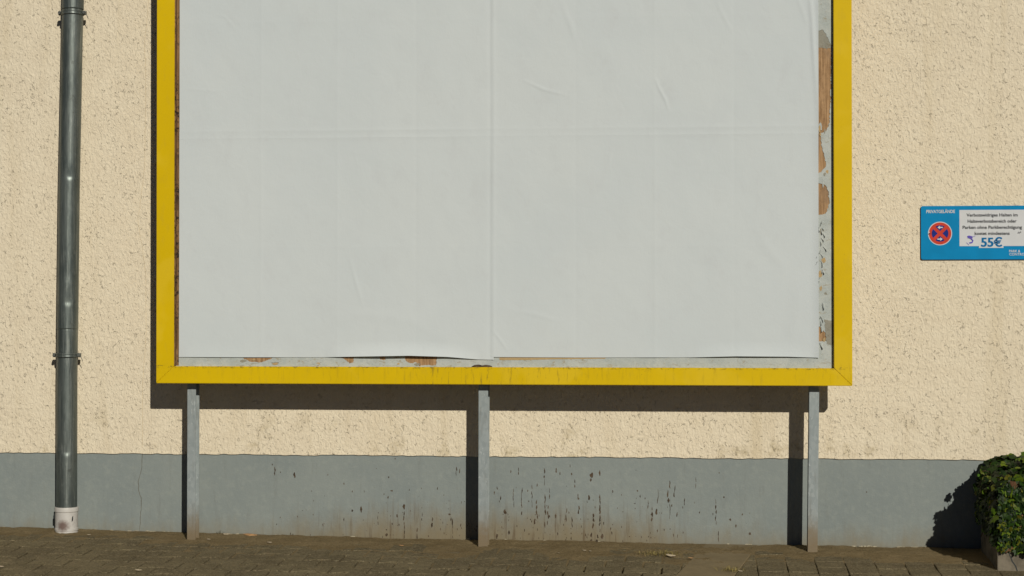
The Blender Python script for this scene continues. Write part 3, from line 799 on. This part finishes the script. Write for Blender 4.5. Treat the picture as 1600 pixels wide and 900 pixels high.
pipe_part(zt(797), zj + 0.0, PR, PR)
pipe_part(zj - 0.001, zc1 + 0.02, PR + 0.0012, PR + 0.0006)
pipe_part(zc1 + 0.0205, 5.6, PR + 0.0032, PR + 0.0025)
for zc in (zc1, zc2):
    cx = pcx(zc)
    band = [(PR + 0.0032, zc - 0.0125), (PR + 0.0068, zc - 0.0115), (PR + 0.0072, zc - 0.005), (PR + 0.0055, zc - 0.002), (PR + 0.0055, zc + 0.002), (PR + 0.0072, zc + 0.005), (PR + 0.0068, zc + 0.0115), (PR + 0.0032, zc + 0.0125)]
    clamp = link('pipe_clamp', lathe('clamp', cx, PD, band, 48), M['zinc'], pipe, smooth=True)
    for sx in (1, -1):
        link('clamp_ear', box_mesh('ear', (cx + sx * (PR + 0.014) - 0.010, PD - 0.010, zc - 0.012), (cx + sx * (PR + 0.014) + 0.008, PD + 0.010, zc + 0.012), 0.004), M['steel'], clamp)
        link('bolt', tube('bolt', [(cx + sx * (PR + 0.013), PD - 0.022, zc), (cx + sx * (PR + 0.013), PD - 0.012, zc), (cx + sx * (PR + 0.013), PD + 0.018, zc)], [0.0085, 0.009, 0.006], 8), M['steel'], clamp)
    link('wall_pin', tube('pin', [(cx, PD + PR - 0.004, zc), (cx, 0.02, zc)], 0.006, 8), M['steel'], clamp)
    link('wire_tail', tube('wire', [(cx + PR + 0.02, PD - 0.005, zc - 0.006), (cx + PR + 0.026, PD - 0.004, zc - 0.016), (cx + PR + 0.033, PD, zc - 0.034)], 0.0016, 6), M['steel'], clamp)
zf0, zf1 = -0.04, zt(793)
rb = 0.0645
pr = [(rb, zf0), (rb, zt(829)), (rb + 0.003, zt(828.5)), (rb + 0.003, zt(825)), (rb, zt(824.5)), (rb, zt(800)), (rb + 0.0035, zt(799)), (rb + 0.0040, zt(794)), (rb + 0.002, zf1 + 0.002), (PR + 0.001, zf1 + 0.003)]
foot = link('plastic_foot', lathe('plastic_foot', pcx(0.15), PD, pr, 64), M['pvc'], pipe, smooth=False)
bm = bmesh.new(); bm.from_mesh(foot.data)
for f in bm.faces: f.smooth = True
for e in bm.edges:
    if len(e.link_faces) == 2 and e.calc_face_angle(0) > 0.6: e.smooth = False
bm.to_mesh(foot.data); bm.free()
c = at(113, 810, 0.147)
link('scuff_mark', prism('scuff', [(c.x - 0.002, c.z - 0.014), (c.x + 0.004, c.z - 0.006), (c.x + 0.003, c.z + 0.014), (c.x - 0.001, c.z + 0.006)], 0.143, 0.1496), M['edge'], foot)
link('socket_lug', box_mesh('lug', (pcx(0.15) - rb - 0.009, PD - 0.012, zt(811)), (pcx(0.15) - rb + 0.002, PD + 0.012, zt(800)), 0.003), M['edge'], foot)

# ------------------------------------------------------------------ parking sign
DS = 0.0105
sign = tag(empty('parking_sign', (1.52, 0, 1.74)), 'blue and white private parking warning sign screwed to the plaster wall', 'sign')
def rrect(x0, z0, x1, z1, r, n=4):
    out = []
    for cx, cz, a in ((x1 - r, z1 - r, 0), (x0 + r, z1 - r, 90), (x0 + r, z0 + r, 180), (x1 - r, z0 + r, 270)):
        for k in range(n + 1):
            t = math.radians(a + 90 * k / n); out.append((cx + r * math.cos(t), cz + r * math.sin(t)))
    return out
SGX0, SGX1, SGZ0, SGZ1 = 1.2345, 1.838, 1.5945, 1.8915
link('backing_plate', prism('backing', rrect(SGX0 - 0.0015, SGZ0 - 0.0025, SGX1 + 0.0015, SGZ1 - 0.001, 0.010), 0.0035, 0.0085), M['edge'], sign)
panel = link('panel', prism('panel', rrect(SGX0, SGZ0, SGX1, SGZ1, 0.011), 0.0087, DS), M['blue'], sign)
def prect(a, b, c, d):
    p, q = at(a, d, DS), at(c, b, DS); return [(p.x, p.z), (q.x, p.z), (q.x, q.z), (p.x, q.z)]
link('white_field', prism('field', prect(1499.2, 327.6, 1603, 384.6), DS + 0.0001, DS + 0.0007), M['white'], sign)
link('price_field', prism('field', prect(1529.6, 370.2, 1567.8, 387.4), DS + 0.0008, DS + 0.0012), M['white'], sign)
def text(s, x0, x1, y0, y1, mat, bold=0.0, lift=0.0014, keep=False):
    """s set to fill photo box x0..x1, with capitals from y0 (top) to y1 (baseline)"""
    cu = bpy.data.curves.new('lettering', 'FONT'); cu.body = s; cu.size = 1.0; cu.offset = bold; cu.resolution_u = 3; cu.extrude = 0.004
    tmp = bpy.data.objects.new('tmp', cu); COL.objects.link(tmp)
    bpy.context.view_layer.update()
    me = bpy.data.meshes.new_from_object(tmp.evaluated_get(bpy.context.evaluated_depsgraph_get()))
    bpy.data.objects.remove(tmp); bpy.data.curves.remove(cu)
    co = np.array([v.co for v in me.vertices]); xa, xb = co[:, 0].min(), co[:, 0].max()
    p, q = at(x0, y1, DS), at(x1, y0, DS)
    kx = (q.x - p.x) / (xb - xa); kz = (q.z - p.z) / 0.70
    for v in me.vertices: v.co = (p.x + (v.co.x - xa) * kx, -(DS + lift + v.co.z * 0.05), p.z + v.co.y * kz)
    me.materials.clear()
    return link('lettering', fix(me), mat, sign)
text('PRIVATGELÄNDE', 1447.3, 1492, 327.9, 332.9, M['white'], 0.024)
text('Verbotswidriges Halten im', 1510, 1590, 333.2, 338.4, M['ink'], 0.024)
text('Halteverbotsbereich oder', 1511.8, 1588.3, 342.8, 348.0, M['ink'], 0.024)
text('Parken ohne Parkberechtigung', 1504, 1596.8, 352.4, 357.6, M['ink'], 0.024)
text('kostet mindestens', 1522.8, 1577.5, 362.0, 367.0, M['ink'], 0.024)
text('55€', 1532.6, 1565.2, 371.3, 385.2, M['bluetext'], 0.018, 0.0018)
text('55€', 1533.4, 1566.0, 371.3, 385.2, M['bluetext'], 0.018, 0.0024)
text('PARK &', 1576.8, 1594, 390.4, 394.2, M['white'], 0.014)
text('CONTROL', 1577, 1603.5, 395.2, 399.2, M['white'], 0.014)
# no-stopping disc
sc_ = at(1468.8, 364.8, DS); PXM = (at(1478.8, 364.8, DS).x - at(1468.8, 364.8, DS).x) / 10
def disc(r, n=40, a0=0, a1=360): return [(sc_.x + PXM * r * math.cos(math.radians(a0 + (a1 - a0) * k / n)), sc_.z + PXM * r * math.sin(math.radians(a0 + (a1 - a0) * k / n))) for k in range(n)]
dsc = link('disc_rim', prism('disc', disc(18.8), DS + 0.0001, DS + 0.0006), M['white'], sign)
link('disc_red', prism('disc', disc(17.6), DS + 0.0007, DS + 0.0010), M['red'], sign)
for q in range(4):
    a = q * 90; hw = 2.6; r = 13.0; pts = []
    a0 = math.degrees(math.asin(hw / r))
    pts.append((hw * math.sqrt(2), 0))
    for k in range(13):
        t = math.radians(-45 + a0 + (90 - 2 * a0) * k / 12); pts.append((r * math.cos(t), r * math.sin(t)))
    ca, sa = math.cos(math.radians(a)), math.sin(math.radians(a))
    link('disc_blue_quarter', prism('quarter', [(sc_.x + PXM * (x * ca - y * sa), sc_.z + PXM * (x * sa + y * ca)) for x, y in pts], DS + 0.0011, DS + 0.0014), M['navy'], sign)
def arrow(cx, cy, s):
    pts = [(-4.0, 0), (-0.6, 2.6), (0.4, 2.0), (-1.0, 0.9), (4.2, 0.9), (4.2, -0.9), (-1.0, -0.9), (0.4, -2.0), (-0.6, -2.6)]
    link('arrow', prism('arrow', [(sc_.x + PXM * (cx + s * x), sc_.z + PXM * (cy + y)) for x, y in pts], DS + 0.0015, DS + 0.0018), M['white'], sign)
arrow(0.0, 9.6, 1); arrow(0.0, -9.0, -1)
link('chipped_spot', prism('chip', [(sc_.x + PXM * x, sc_.z + PXM * y) for x, y in ((-18.2, 1.2), (-16.8, 3.0), (-15.8, 2.2), (-16.9, 0.9))], DS + 0.0012, DS + 0.0016), M['white'], sign)
link('chipped_spot', prism('chip', [(sc_.x + PXM * x, sc_.z + PXM * y) for x, y in ((-18.8, -0.6), (-14.8, 0.8), (-15.6, -0.9), (-18.4, -1.6))], DS + 0.0017, DS + 0.0019), M['edge'], sign)
def stroke(name, pts, w, mat, lift=0.0022):
    P = [at(x, y, DS) for x, y in pts]; P = [Vector((p.x, -(DS + lift), p.z)) for p in P]
    ob = link(name, tube(name, P, w, 6), mat, sign)
    for v in ob.data.vertices: v.co.y = -(DS + lift) + (v.co.y + DS + lift) * 0.2
stroke('scribble', [(1511.5, 370.0), (1514, 369), (1518.5, 369.6), (1515, 372.6), (1517.8, 373.4), (1520, 376), (1518.6, 379), (1514.6, 379.6)], 0.0042, M['purple'])
stroke('scribble', [(1512, 371.5), (1517, 371), (1519.5, 371.8)], 0.004, M['purple'], 0.0024)
stroke('scribble', [(1519, 370.2), (1522, 369.6), (1524, 368.2)], 0.0012, M['purple'])
stroke('scribble', [(1510, 379), (1512.5, 381.5), (1514, 383)], 0.0013, M['purple'])
stroke('scribble', [(1590.3, 365), (1591.3, 362), (1592.6, 365.2), (1593.4, 362.6), (1595, 363.4), (1594.6, 361.6)], 0.0016, M['ink'])

# ------------------------------------------------------------------ planter and ivy
PX0, PX1, PY0, PY1 = 1.545, 2.75, -0.66, -0.10
zp = -0.045; PH = 0.235
planter = tag(empty('planter', (2.1, -0.38, zp)), 'low weathered concrete planter box against the plinth, overgrown with ivy', 'planter')
tk = 0.05
def pbox(name, lo, hi): return link(name, box_mesh(name, lo, hi, 0.006), M['planter'], planter)
pbox('side_wall', (PX0, PY0, zp - 0.05), (PX1, PY0 + tk, PH))
pbox('side_wall', (PX0, PY1 - tk, zp - 0.05), (PX1, PY1, PH))
pbox('side_wall', (PX0 + 0.001, PY0 + tk + 0.001, zp - 0.05), (PX0 + tk, PY1 - tk - 0.001, PH - 0.001))
pbox('side_wall', (PX1 - tk, PY0 + tk + 0.001, zp - 0.05), (PX1 - 0.001, PY1 - tk - 0.001, PH - 0.001))
link('soil', box_mesh('soil', (PX0 + tk, PY0 + tk, zp), (PX1 - tk, PY1 - tk, PH - 0.04)), M['soil'], planter)
cr = [(1.60, 0.06), (1.612, 0.03), (1.618, 0.012), (1.635, -0.012), (1.648, -0.05), (1.653, -0.05), (1.641, -0.01), (1.624, 0.014), (1.617, 0.032), (1.604, 0.061)]
link('crack', prism('crack', cr, -PY0, -PY0 + 0.0012), M['edge'], planter)

ivy = tag(empty('ivy_bush', (2.1, -0.38, PH - 0.04)), 'dense dark green ivy bush spilling over the planter at the wall', 'ivy')
rv = random.Random(11)
leafV, leafF, leafC = [], [], []
LEAF = [(0, -0.45), (0.30, -0.50), (0.55, -0.18), (0.36, 0.02), (0.44, 0.30), (0.17, 0.30), (0, 0.62), (-0.17, 0.30), (-0.44, 0.30), (-0.36, 0.02), (-0.55, -0.18), (-0.30, -0.50)]
def add_leaf(p, nrm, size, col, spin):
    nrm = nrm.normalized()
    down = Vector((0, 0, -1)); t = (down - nrm * down.dot(nrm))
    if t.length < 0.05: t = Vector((1, 0, 0)) - nrm * nrm.x
    t.normalize(); t = (Matrix.Rotation(spin, 3, nrm) @ t); s = nrm.cross(t)
    b = len(leafV); cup = rv.uniform(-0.12, 0.22)
    leafV.append(p + nrm * size * 0.06)
    for (x, y) in LEAF:
        z = -cup * (abs(x) * 0.9 + 0.25 * y * y)
        leafV.append(p + (s * x + t * y + nrm * z) * size)
    n = len(LEAF)
    for k in range(n): leafF.append((b, b + 1 + k, b + 1 + (k + 1) % n))
    leafC.extend([col] * (n + 1))
def leaf_col():
    r = rv.random()
    if r < 0.003: return (0.26, 0.13, 0.07)
    if r < 0.24: return (0.075 + rv.random() * 0.07, 0.125 + rv.random() * 0.07, 0.010)
    if r < 0.6: return (0.022, 0.042 + rv.random() * 0.014, 0.006)
    return (0.010, 0.020 + rv.random() * 0.010, 0.004)
def ztop(x, d):
    left = max(0.0, min(1.0, 1 - (x - 1.50) / 0.24)); fr = max(0.0, min(1.0, (d - 0.15) / 0.5))
    n = float(vnoise(x * 9, d * 9, 31)) - 0.5
    return 0.505 + 0.10 * n - 0.14 * left * fr - 0.05 * left ** 3
cnt = 0
for k in range(2100):            # top
    x = rv.uniform(1.52, 2.85) if k % 2 else rv.uniform(1.52, 1.85); d = rv.uniform(0.04, 0.71)
    e = min(x - 1.51, 2.85 - x, 0.72 - d); drop = 0.10 * max(0, 1 - e / 0.10) ** 2
    z = ztop(x, d) - drop - abs(rv.gauss(0, 0.035))
    n = Vector((rv.gauss(0, 0.5) - 0.8 * max(0, 1 - (x - 1.52) / 0.12), rv.gauss(0, 0.5) - 0.35 - 0.8 * max(0, 1 - (0.71 - d) / 0.12), 0.9))
    add_leaf(Vector((x, -d, z)), n, rv.uniform(0.028, 0.056), leaf_col(), rv.gauss(0, 0.7))
def low(x): return 0.055 + 0.06 * float(vnoise(x * 7, 0.3, 41)) - 0.02 * float(vnoise(x * 23, 0.7, 42))
for k in range(2700):            # front
    x = rv.uniform(1.56, 2.8) if k % 2 else rv.uniform(1.56, 1.82); zt_ = ztop(x, 0.7)
    z = rv.uniform(low(x), zt_); bul = 0.675 + 0.035 * math.sin(math.pi * min(1, max(0, (z - 0.02) / 0.5))) + 0.03 * (float(vnoise(x * 8, z * 8, 51)) - 0.5)
    d = bul - abs(rv.gauss(0, 0.025))
    n = Vector((rv.gauss(0, 0.55) - 0.5 * max(0, 1 - (x - 1.5) / 0.08), -1, rv.gauss(0.35, 0.45)))
    add_leaf(Vector((x, -d, z)), n, rv.uniform(0.026, 0.054), leaf_col(), rv.gauss(0, 0.6))
for k in range(1400):            # left end
    d = rv.uniform(0.05, 0.68); zt_ = ztop(1.5, d)
    lo = 0.10 + 0.07 * float(vnoise(d * 8, 0.2, 61)) - 0.03 * (d > 0.6)
    z = rv.uniform(lo, zt_); x = 1.550 - 0.024 * math.sin(math.pi * min(1, max(0, (z - 0.0) / 0.52))) + abs(rv.gauss(0, 0.022)) + 0.03 * (float(vnoise(d * 8, z * 8, 62)) - 0.5)
    n = Vector((-1, rv.gauss(-0.3, 0.5), rv.gauss(0.35, 0.45)))
    add_leaf(Vector((x, -d, z)), n, rv.uniform(0.026, 0.054), leaf_col(), rv.gauss(0, 0.6))
for k in range(1500):            # inside
    x = rv.uniform(1.56, 2.78); d = rv.uniform(0.1, 0.64); z = rv.uniform(0.22, ztop(x, d) - 0.05)
    add_leaf(Vector((x, -d, z)), Vector((rv.gauss(0, 1), rv.gauss(0, 1), 0.6)), rv.uniform(0.03, 0.05), leaf_col(), rv.gauss(0, 1))
sprays = []
for k in range(46):              # shoots that stand off the mass
    q = rv.random()
    if q < 0.35: p0 = Vector((rv.uniform(1.53, 1.95), -rv.uniform(0.1, 0.7), 0)); p0.z = ztop(p0.x, -p0.y) - 0.03; dr = Vector((rv.gauss(-0.15, 0.4), rv.gauss(-0.2, 0.4), 0.8))
    elif q < 0.65: p0 = Vector((1.545, -rv.uniform(0.08, 0.5), rv.uniform(0.2, 0.46))); dr = Vector((-0.8, rv.gauss(0, 0.5), rv.gauss(-0.1, 0.5)))
    else: p0 = Vector((rv.uniform(1.64, 2.1), -0.70, rv.uniform(0.06, 0.42))); dr = Vector((rv.gauss(0, 0.5), -0.6, rv.gauss(-0.5, 0.5)))
    ln = rv.uniform(0.02, 0.05); pts = [p0 + dr.normalized() * ln * t + Vector((0, 0, -0.02 * t * t)) for t in (0, 0.5, 1.0)]
    sprays.append(tube('s', pts, [0.0022, 0.0018, 0.0012], 5))
    for t in (0.35, 0.65, 0.95):
        p = pts[0].lerp(pts[2], t) + Vector((rv.gauss(0, 0.008), rv.gauss(0, 0.008), rv.gauss(0, 0.008)))
        add_leaf(p, Vector((rv.gauss(0, 0.6), -0.7 + rv.gauss(0, 0.4), 0.6)), rv.uniform(0.026, 0.046), leaf_col(), rv.gauss(0, 1.2))
me = mesh('ivy_leaves', leafV, leafF)
ca = me.color_attributes.new('tint', 'FLOAT_COLOR', 'POINT')
ca.data.foreach_set('color', np.array([(*c, 1.0) for c in leafC], np.float32).ravel())
tag(link('leaves', me, M['leaf'], ivy), kind='stuff')
ms = sprays
for k in range(46):
    x, d = rv.uniform(1.62, 2.7), rv.uniform(0.18, 0.58); p = [Vector((x, -d, 0.18))]
    ex, ed = x + rv.gauss(0, 0.08), d + rv.gauss(0, 0.08)
    if k % 2: ex, ed = (rv.choice([rv.uniform(1.55, 2.7)]), 0.70)
    if k % 5 == 0: ex, ed = 1.57, rv.uniform(0.1, 0.6)
    top = ztop(ex, min(0.7, ed)) - 0.05
    p.append(Vector(((x + ex) / 2, -(d + ed) / 2, top * 0.9))); p.append(Vector((ex, -ed, top * 0.85 if k % 2 == 0 else 0.25)))
    if k % 2: p.append(Vector((ex + rv.gauss(0, 0.03), -ed - 0.005, low(ex) + 0.02)))
    ms.append(tube('s', p, [0.005, 0.004, 0.003, 0.002][:len(p)], 6))
tag(link('stems', join_meshes('stems', ms), M['stem'], ivy, smooth=True), kind='stuff')

# ------------------------------------------------------------------ litter and tufts on the ground
def ground_at(px, py):
    lo, hi = 0.0, 2.5
    for _ in range(40):
        m_ = (lo + hi) / 2; p = at(px, py, m_)
        if p.z > float(zg(p.x, m_)) : hi_ok = True; lo, hi = (m_, hi) if False else (lo, m_)
        else: lo = m_
        # the sight line is above the ground in front of the hit and below it behind
    p = at(px, py, lo); return Vector((p.x, -lo, float(zg(p.x, lo))))
def litter(px, py, w, mat, label, name='dry_leaf', cat='leaf', rot=0.0, curl=0.35):
    c = ground_at(px, py); s = w / 290.0
    ol = [(-0.5, 0), (-0.25, 0.2), (0.1, 0.24), (0.38, 0.12), (0.5, 0), (0.36, -0.14), (0.08, -0.22), (-0.28, -0.17)]
    V = [(0, 0, 0.10 * s)] + [(x * s, y * s * 1.3, s * curl * (abs(x) ** 1.5 * 0.8 + abs(y) * 0.5)) for x, y in ol]
    V += [(x, y, z - 0.0012) for x, y, z in V]
    n = len(ol); Fc = [(0, 1 + k, 1 + (k + 1) % n) for k in range(n)]
    Fc += [(n + 1, n + 2 + (k + 1) % n, n + 2 + k) for k in range(n)] + [(1 + k, n + 2 + k, n + 2 + (k + 1) % n, 1 + (k + 1) % n) for k in range(n)]
    me = fix(mesh(name, V, Fc))
    o = link(name, me, mat, loc=(c.x, c.y, c.z + 0.009)); o.rotation_euler = (0.12, 0.1, rot)
    tag(o, label, cat)
litter(392, 838.6, 26, M['dryleaf'], 'long thin dry brown leaf lying against the plinth right of the left post', rot=0.15, curl=0.15)
litter(356, 837.6, 18, M['paleleaf'], 'pale curled dry leaf at the wall just right of the left post', rot=-0.1, curl=0.2)
litter(421, 850.0, 9, M['paleleaf'], 'tiny pale leaf scrap on the soil right of the left post', rot=0.7)
litter(627, 855.0, 9, M['dryleaf'], 'small orange dry leaf on the soil left of the middle post', rot=0.5)
litter(913, 862.5, 7, M['paleleaf'], 'small white scrap on the soil, left one of the pair right of the middle post', 'paper_scrap', 'scrap', rot=0.3)
litter(922, 863.5, 6, M['paleleaf'], 'small white scrap on the soil, right one of the pair right of the middle post', 'paper_scrap', 'scrap', rot=1.1)
litter(873, 866.5, 6, M['paleleaf'], 'tiny whitish scrap on the pavers between middle post and the pair of scraps', 'paper_scrap', 'scrap', rot=1.7)
litter(1048, 871.0, 17, M['paleleaf'], 'pale dry leaf below the dry grass tuft beside the concrete slab', rot=-0.3)
litter(1079, 874.5, 10, M['dryleaf'], 'reddish brown dry leaf on the left edge of the concrete slab', rot=0.6)
litter(216, 893.5, 10, M['paleleaf'], 'pale scrap on the pavers below the downpipe at the bottom left', 'paper_scrap', 'scrap', rot=0.4)
litter(139, 838.0, 7, M['paleleaf'], 'little pale leaf on the soil right of the downpipe foot', rot=0.9)
litter(326, 845.0, 6, M['paleleaf'], 'tiny pale crumb just right of the left post foot', 'stone_crumb', 'crumb', rot=0.2)
litter(1157, 895.0, 7, M['paleleaf'], 'whitish scrap beside the weeds on the right side of the concrete slab', 'paper_scrap', 'scrap', rot=0.2)
litter(1, 888.0, 10, M['paleleaf'], 'pale scrap on the pavers at the very left edge', 'paper_scrap', 'scrap', rot=0.2)
def tuft(name, label, px, py, n, spread, hgt, mat, seed, flat=0.6):
    c = ground_at(px, py); r = random.Random(seed); V, Fc = [], []
    for k in range(n):
        bx, by = r.gauss(0, spread), r.gauss(0, spread * 0.75); a = r.uniform(0, 2 * math.pi); h = hgt * r.uniform(0.15, 1.0) ** 1.3; ln = flat * hgt * r.uniform(0.4, 2.0); w = r.uniform(0.0008, 0.0016)
        pts = [Vector((bx, by, 0)), Vector((bx + math.cos(a) * ln * 0.4, by + math.sin(a) * ln * 0.4, h * 0.7)), Vector((bx + math.cos(a) * ln, by + math.sin(a) * ln, h * r.uniform(0.5, 1.0)))]
        sd = Vector((-math.sin(a), math.cos(a), 0)); b = len(V)
        V += [pts[0] - sd * w, pts[0] + sd * w, pts[1] - sd * w * 0.8, pts[1] + sd * w * 0.8, pts[2]]
        Fc += [(b, b + 1, b + 3, b + 2), (b + 2, b + 3, b + 4)]
    o = link(name, mesh(name, V, Fc), mat, loc=(c.x, c.y, c.z)); tag(o, label, 'grass')
tuft('grass_tuft', 'flattened dry yellow grass tuft at the wall left of the concrete slab', 1032, 866, 260, 0.05, 0.028, M['drygrass'], 1, 1.1)
tuft('grass_tuft', 'thin dry weeds in the joint on the right side of the concrete slab', 1143, 892, 120, 0.03, 0.035, M['drygrass'], 2, 0.7)
tuft('weed_sprig', 'small dark weed sprig at the plinth right of the left post', 342, 837.4, 14, 0.008, 0.04, M['weed'], 3, 0.8)
